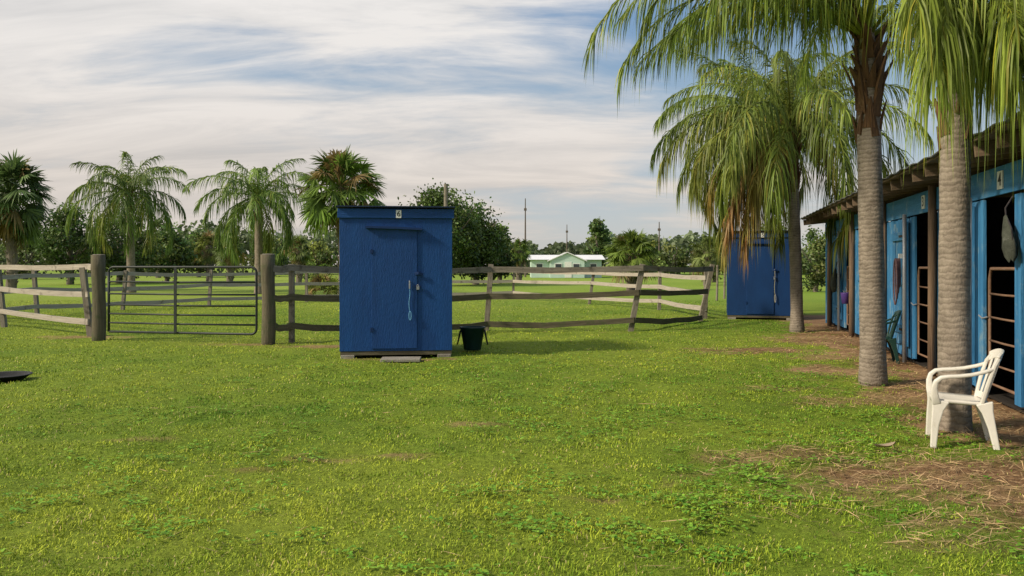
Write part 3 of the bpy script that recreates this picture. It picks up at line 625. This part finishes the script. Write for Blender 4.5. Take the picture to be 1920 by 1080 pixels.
def rope(label, mat, shd, lx, ztop, ln):
    r_ = thing('lead_rope', label, 'rope', onshed(shd, lx, -.030, ztop), shd.rotation_euler.z)
    m = M(); t = np.linspace(0, 1, 14); m.tube(np.stack([.008*np.sin(t*7), -.012+0*t, -t*ln*.72-.10], 1), .006, 7)
    t = np.linspace(0, 1, 18); m.tube(np.stack([.010+.018*np.sin(t*2*math.pi), -.022+.006*np.cos(t*6), -.10-ln*.70-ln*.26*(.5-.5*np.cos(t*2*math.pi))], 1), .006, 7)
    m.build('rope_strand', mat, r_, True)
    m = M(); m.box((0, -.012, -.06), (.022, .014, .13)); m.tube(np.array([[0, 0.0, 0], [0, -.03, .005], [0, -.035, -.02]]), .006, 6); m.build('snap_hook', METAL, r_)
rope('light blue lead rope with metal snap hanging on the shed 6 door', ROPEB, S6, .215, gz(527, 13), .56)
rope('pale lead rope hanging on the shed 5 door', ROPEW, S5, .36, gz(505, 22), .85)
m = M(); m.box((0, 0, .012), (.62, .36, .05)); o = m.build('paving_slab', CONC, bevel=.01); o.location = (gx(752, 12.62), 12.62, 0); o.rotation_euler = (0, 0, .06)
tag(o, 'flat concrete slab on the grass before the shed 6 door', 'slab')

# ------------------------------------------------------------------ tub and feed pan
tb = thing('muck_tub', 'dark teal plastic tub with loop handles right of shed 6', 'tub', (gx(886, 14.1), 14.1, 0)); tb.scale = (.9, .9, .95)
m = M(); m.lathe([(.0, .01), (.16, .01), (.17, .03), (.235, .40), (.255, .41), (.255, .435), (.225, .435), (.215, .41), (.16, .05), (0, .045)], (0, 0, 0), 28); m.build('tub_body', TUBM, tb, True)
for sx in (-1, 1):
    t = np.linspace(0, 1, 12); m = M()
    m.tube(np.stack([sx*(.235+.06*np.sin(t*math.pi)), -.11+.22*t, .37-.26*np.sin(t*math.pi)], 1), .014, 7); m.build('handle', RUBBER, tb, True)
pn = thing('feed_pan', 'shallow black rubber feed pan at the left picture edge', 'pan', (gx(6, 10.5), 10.5, 0)); pn.scale = (1, 1, .75)
m = M(); m.lathe([(0, .01), (.26, .01), (.31, .07), (.335, .075), (.335, .09), (.29, .085), (.25, .025), (0, .022)], (0, 0, 0), 28); m.build('pan_body', RUBBER, pn, True)

# ------------------------------------------------------------------ plastic chairs
def chair(label, mat, X, Y, rotz, scale=1.):
    c = thing('plastic_chair', label, 'chair', (X, Y, -.012), rotz); c.scale = (scale,)*3
    nu, nv = 9, 10; u = np.linspace(-1, 1, nu); v = np.linspace(0, 1, nv); UU, VV = np.meshgrid(u, v, indexing='ij')
    yy = -.235+VV*.45; hw = .235-.035*VV; zz = .425-.018*np.sin(VV*math.pi)*(1-UU**2)+.012*UU**2-.02*VV; zz = np.where(VV < .06, zz-.03, zz)
    top = np.stack([UU*hw, yy, zz], 2).reshape(-1, 3); bot = top-[0, 0, .03]; n0 = nu*nv
    i = np.arange(nu-1)[:, None]; j = np.arange(nv-1)[None]
    q = np.stack([i*nv+j, (i+1)*nv+j, (i+1)*nv+j+1, i*nv+j+1], 2).reshape(-1, 4); Q = [q, q[:, ::-1]+n0]
    rim = [i_*nv for i_ in range(nu)]+[(nu-1)*nv+j_ for j_ in range(1, nv)]+[i_*nv+nv-1 for i_ in range(nu-2, -1, -1)]+[j_ for j_ in range(nv-2, 0, -1)]
    rq = np.array([[a, a+n0, b_+n0, b_] for a, b_ in zip(rim, rim[1:]+rim[:1])]); Q.append(rq)
    m = M(); m.add(np.concatenate([top, bot]), np.concatenate(Q)); m.build('seat', mat, c, True)
    bk_ = lambda t, x: np.array((x, .185+.135*t-.05*(x/.22)**2, .40+.44*t))
    tt = np.linspace(0, 1, 12); m = M()
    for sx in (-1, 1): m.bar(np.array([bk_(t*.97, sx*(.195+.035*math.sin(t*2.4)-.05*max(0, t-.85)/.15)) for t in tt]), (1, 0, 0), .05, .03)
    xs = np.linspace(-.20, .20, 11)
    m.bar(np.array([bk_(1.0-.10*abs(x/.20)**2.5, x) for x in xs]), (0, .3, .95), .09, .028)
    m.bar(np.array([bk_(.10, x*.95) for x in xs]), (0, .3, .95), .06, .024)
    for x in (-.14, -.07, 0, .07, .14): m.bar(np.array([bk_(t*.92+.05, x*(1+.12*t)) for t in tt]), (1, 0, 0), .056, .016)
    m.build('backrest', mat, c, False, .008)
    for sx in (-1, 1):
        m = M(); P = [(.236, -.215, .39), (.254, -.232, .47), (.264, -.235, .54), (.270, -.222, .595), (.272, -.18, .632), (.272, -.12, .645), (.272, -.04, .652), (.265, .06, .668), (.25, .16, .695), (.232, .235, .725)]
        m.bar(np.array([(sx*p[0], p[1], p[2]) for p in P]), (1, 0, 0), np.array([.05, .05, .052, .056, .06, .06, .058, .055, .05, .04]), np.array([.075, .062, .05, .04, .034, .03, .03, .03, .03, .03])); m.build('armrest', mat, c, True, .010)
        m = M(); m.bar(np.array([(sx*.226, -.185, .425), (sx*.230, -.205, .34), (sx*.238, -.228, .2), (sx*.245, -.243, -.01)]), (1, 0, 0), np.array([.06, .056, .05, .042]), np.array([.15, .095, .065, .05])); m.build('leg', mat, c, False, .010)
        m = M(); m.bar(np.array([(sx*.20, .165, .415), (sx*.206, .19, .33), (sx*.216, .222, .2), (sx*.23, .262, -.01)]), (1, 0, 0), np.array([.05, .048, .045, .04]), np.array([.14, .09, .065, .05])); m.build('leg', mat, c, False, .010)
    return c
chair('white plastic garden armchair at the foot of the nearest palm', WHITEP, 3.80, 6.78, R(-113), .92)
chair('dark green plastic garden chair against the stable wall', GREENP, 5.74, 12.5, R(-108), .92)

# ------------------------------------------------------------------ stable
cs = 1/math.sqrt(1+BS*BS); T0 = 13.; rot = -math.atan(BS)
ux, uy = BS*cs, cs; vx, vy = cs, -BS*cs
def bw(v, t, z=0): return (BA+ux*t+vx*v, uy*t+vy*v, z)
bn = thing('stable_barn', 'long low blue stable with open stall doors and a wooden eave', 'stable', bw(0, T0), rot)
def l(v, t, z): return (v, t-T0, z)
def planks(m, t0, t1, z0, z1, v, th=.03, pw=.16):
    n = max(1, round((t1-t0)/pw)); w = (t1-t0)/n
    for k in range(n): m.box(l(v+random.uniform(-.007, .007), t0+w*(k+.5), (z0+z1)/2+random.uniform(-.012, .006)), (th, w-random.uniform(.004, .010), z1-z0+random.uniform(-.03, .0)))
TE = 21.35; TB = 5.05
Ps = [TB+3.05*k for k in range(6)]
for k, P in enumerate(Ps):
    last = k == 5
    e = min(P+3.05, TE)
    if k != 1:
        m = M(); m.tube(np.array([l(-.07, P+.02, -.1), l(-.07, P, 1.3), l(-.065, P+.01, 2.58)]), .055, 10); m.build('support_post', WOODB, bn, True)
    m = M(); m.box(l(-.012, (P+e)/2, 2.40), (.03, e-P-.01, .30)); m.build('header_board', BLUEB, bn)
    if last:
        m = M(); planks(m, P+.08, e, .08, 2.24, 0); m.build('wall_panel', BLUEB, bn); continue
    m = M(); planks(m, P+.06, P+.24, .08, 2.24, 0); m.build('door_jamb', BLUEB, bn)
    m = M(); planks(m, P+1.16, e-.02, .08, 2.24, 0); m.build('wall_panel', BLUEB, bn)
    d = M(); planks(d, P+1.42, P+2.35, .25, 2.18, -.05, .026, .19); dr = d.build('stall_door', BLUEB, bn)
    for zz_ in (.5, 1.25, 1.95):
        m = M(); m.box(l(-.085, P+1.88, zz_), (.022, .90, .13)); m.build('door_batten', BLUEB, dr, bevel=.004)
    for zz_ in (.5, 1.95):
        m = M(); m.box(l(-.102, P+1.60, zz_), (.008, .34, .035)); m.build('strap_hinge', ROPED, dr)
    m = M(); m.tube(np.array([l(-.12, P+1.32, .02), l(-.12, P+1.32, 1.2), l(-.12, P+1.32, 2.27)]), .030, 10); m.build('track_pipe', METAL, bn, True)
    m = M(); tA, tB_ = P+.28, P+1.12
    m.tube(np.array([l(.03, tA, .18), l(.03, tA, 1.35), l(.03, tA+.05, 1.46), l(.03, tB_-.05, 1.46), l(.03, tB_, 1.35), l(.03, tB_, .18), l(.03, tA, .18)]), .018, 8); sg = m.build('stall_gate', RUST, bn, True)
    for zb in (.40, .66, .92, 1.18):
        m = M(); m.tube(np.array([l(.03, tA, zb), l(.03, (tA+tB_)/2, zb-.004), l(.03, tB_, zb)]), .012, 8); m.build('gate_bar', RUST, sg, True)
    m = M(); m.tube(np.array([l(.0, tB_-.02, .92), l(-.03, tB_+.06, .90), l(-.04, tB_+.14, .93)]), .009, 6); m.build('gate_chain', METAL, sg)
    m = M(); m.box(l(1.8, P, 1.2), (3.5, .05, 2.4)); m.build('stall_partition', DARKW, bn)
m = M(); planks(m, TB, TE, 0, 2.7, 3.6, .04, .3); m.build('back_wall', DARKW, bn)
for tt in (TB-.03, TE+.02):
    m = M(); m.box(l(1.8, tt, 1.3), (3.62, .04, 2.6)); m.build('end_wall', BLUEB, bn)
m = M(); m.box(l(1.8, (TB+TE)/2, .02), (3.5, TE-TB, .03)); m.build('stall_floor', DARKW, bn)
rs = .10; a_ = math.atan(rs); RY = Matrix.Rotation(-a_, 4, 'Y')
def roofz(v): return 2.60+rs*v
for k in range(29):
    t = 4.9+k*.6
    m = M(); m.box(l(1.575, t, roofz(1.575)+.075), (4.2, .045, .14), RY); m.build('rafter', WOODR, bn)
m = M()
for k in range(16):
    v = -.56+k*.285; m.box(l(v+.14, (TB+TE)/2, roofz(v+.14)+.165), (.278, TE-TB+.65, .028), RY)
m.build('roof_deck', WOODR, bn)
m = M(); nn_ = 120; tt = np.linspace(TB-.37, TE+.37, nn_); zz = .196+.012*np.sin(np.arange(nn_)*1.57)
V = np.concatenate([np.stack([np.full(nn_, v), tt-T0, roofz(v)+zz], 1) for v in (-.60, 4.1)]); kk = np.arange(nn_-1)
m.add(V, np.stack([kk, kk+nn_, kk+1+nn_, kk+1], 1)); o = m.build('metal_roof', ROOFM, bn); sd = o.modifiers.new('thick', 'SOLIDIFY'); sd.thickness = .012
for P, ch in ((8.1, '4'), (11.15, '3')):
    m = M(); m.box(l(-.034, P+.60, 2.40), (.012, .16, .19)); pl = m.build('number_plate', WHITE, bn); number(ch, .19, l(-.0415, P+.60, 2.40), pl, R(-90))

# things hanging on the stable
fb = thing('feed_bag', 'dark grey canvas feed bag hanging at the nearest stall opening', 'bag', bw(-.10, 8.26, 0), rot)
sec = [(1.99, .02, .03, .07), (1.92, .03, .08, .05), (1.80, .05, .12, .02), (1.69, .06, .125, -.02), (1.60, .05, .09, -.06), (1.54, .02, .03, -.08)]
th = np.arange(12)*2*math.pi/12; V = []
for z_, rx_, ry_, yo in sec:
    for a in th: V.append((rx_*math.cos(a)*(1+.25*math.sin(3*a+z_*9)), yo+ry_*math.sin(a)*(1+.18*math.cos(4*a+z_*7)), z_+.02*math.sin(2*a)))
kk = np.arange(5)[:, None]; ii = np.arange(12)[None]; jj = (ii+1) % 12
m = M(); m.add(V, np.stack([kk*12+ii, kk*12+jj, (kk+1)*12+jj, (kk+1)*12+ii], 2).reshape(-1, 4)); m.build('bag_body', CANVAS, fb, True)
m = M(); m.tube(np.array([[0, .07, 1.98], [.0, .09, 2.08], [.06, .06, 2.2]]), .008, 6); m.tube(np.array([[.0, -.12, 1.72], [-.02, -.14, 1.86], [0, .05, 1.99]]), .007, 6); m.build('strap', ROPED, fb)
hl = thing('horse_halter', 'red brown halter and lead hanging on the stall 3 door', 'halter', bw(-.13, 12.75, 0), rot)
m = M(); m.box((.03, 0, 1.64), (.09, .05, .07)); m.build('wall_hook', WHITE, hl)
m = M()
for q in range(4):
    t = np.linspace(0, 1, 14); wv = .05+.025*q; ln = .45+.09*q
    m.tube(np.stack([-.02*q+0*t, wv*np.sin(t*2*math.pi)*np.sign(.5-q % 2), 1.60-ln*(.5-.5*np.cos(t*2*math.pi))], 1), .011, 6)
m.build('halter_strap', ROPER, hl, True)
bt = thing('hanging_cloth', 'grey cloth hanging on the wall of the farthest stall', 'cloth', bw(-.12, 19.0, 0), rot)
m = M(); m.bar(np.array([[0, 0, 1.42], [-.03, .03, 1.25], [-.05, .02, 1.05], [-.03, 0, .88]]), (0, 1, 0), np.array([.06, .30, .42, .34]), np.array([.03, .07, .09, .05])); m.build('cloth_body', CANVAS, bt, True)
m = M(); m.tube(np.array([[0, 0, 1.42], [.02, 0, 1.55], [.06, 0, 1.62]]), .01, 6); m.build('strap', ROPED, bt)
bu = thing('purple_bucket', 'purple plastic bucket hung at the farthest stall opening', 'bucket', bw(-.09, 17.85, .66), rot); bu.scale = (.68, .68, .8)
m = M(); m.lathe([(0, 0), (.11, 0), (.15, .30), (.16, .30), (.155, .285), (.12, .02), (0, .02)], (0, 0, 0), 20); m.build('bucket_body', PURPLE, bu, True)
m = M(); t = np.linspace(0, math.pi, 10); m.tube(np.stack([0*t, .152*np.cos(t), .29+.17*np.sin(t)], 1), .005, 6); m.build('handle', METAL, bu)

# ------------------------------------------------------------------ distant house and poles
Y = 95.; hs = thing('ranch_house', 'pale green single storey house with a light roof on the horizon', 'house', (gx(1062, Y), Y, 0))
hw_ = (1128-996)/F*Y/2; ez = gz(487, Y)
m = M(); m.box((0, 3, ez/2), (2*hw_, 6, ez)); m.build('wall', HWALL, hs)
def gable_roof(m, x0, x1, y0, y1, z, h):
    ym = (y0+y1)/2; V = [(x0,y0,z),(x1,y0,z),(x1,ym,z+h),(x0,ym,z+h),(x0,y1,z),(x1,y1,z)]; m.add(V, [[0,1,2,3],[3,2,5,4],[0,4,5,1]], [[0,3,4],[1,5,2]])
m = M(); gable_roof(m, -hw_-.4, hw_+.4, -.5, 6.5, ez+.01, .60); m.build('roof', HROOF, hs)
gw = 2.0; gh = .85
m = M(); V = [(-gw, -1.6, 0), (gw, -1.6, 0), (gw, -1.6, ez-.05), (0, -1.6, ez+gh-.1), (-gw, -1.6, ez-.05)]; V2 = [(a, -.02, c_) for a, _, c_ in V]
m.add(V+V2, [[0,1,2,4],[0,5,6,1],[1,6,7,2],[4,9,5,0]], [[4,2,3]]); m.build('gable_wall', HWALL, hs)
m = M()
for sx in (-1, 1): m.bar(np.array([[sx*(gw+.3), .4, ez-.17], [sx*.02, .4, ez+gh]]), (0, 1, 0), 4.4, .10)
m.build('gable_roof', HROOF, hs)
for wx in (-3.2, 3.2, -1.05, 1.05):
    yf = -.03 if abs(wx) > 2.5 else -1.63
    m = M(); m.box((wx, yf, 1.25), (.85, .06, .9)); wf = m.build('window', WHITE, hs); m = M(); m.box((wx, yf-.02, 1.25), (.7, .06, .75)); m.build('pane', GLASS, wf)
m = M(); m.box((.1, -1.63, .95), (.8, .05, 1.85)); m.build('door', WHITE, hs)
for px_, y_, tp, r_, lb in ((985, 100, 372, .09, 'tall thin pole standing left of the pale green house'), (1063, 120, 421, .08, 'short thin pole rising behind the pale green house'), (1236, 100, 416, .09, 'thin pole right of the low fan palm')):
    p = thing('utility_pole', lb, 'pole', (gx(px_, y_), y_, 0)); H = gz(tp, y_)
    m = M(); m.tube(np.array([[0, 0, -.2], [0, 0, H*.55], [0, 0, H]]), np.array([r_*1.4, r_*1.1, r_*.6]), 8); m.build('pole_shaft', POLE, p)
    m = M(); m.box((0, 0, H*.86), (.34, .22, .3)); m.build('pole_fitting', POLE, p)
m = M(); m.tube(np.array([[0, 0, -.2], [0, 0, 2.5], [0, 0, gz(345, 33)]]), .085, 10); o = m.build('wooden_post', WOODG); o.location = (gx(836, 33), 33, 0)
tag(o, 'plain wooden pole sticking up behind the roof of shed 6', 'pole')
n_ = 9; t = np.linspace(-1, 1, n_); V = np.concatenate([np.stack([t*.11, s_*.035*(1-t*t)+.01*t, .03+.02*t*t+abs(s_)*.02], 1) for s_ in (-1, 0, 1)]); kk = np.arange(n_-1)
Q = np.concatenate([np.stack([kk+a*n_, kk+1+a*n_, kk+1+(a+1)*n_, kk+(a+1)*n_], 1) for a in (0, 1)])
m = M(); m.add(V, Q, None, (.40,.31,.24)); o = m.build('dry_leaf', STRAWM, smooth=True); o.location = (gx(1660, 6.45), 6.45, 0); o.rotation_euler = (0, 0, .3)
tag(o, 'curled dry leaf lying among the straw left of the chair', 'leaf')
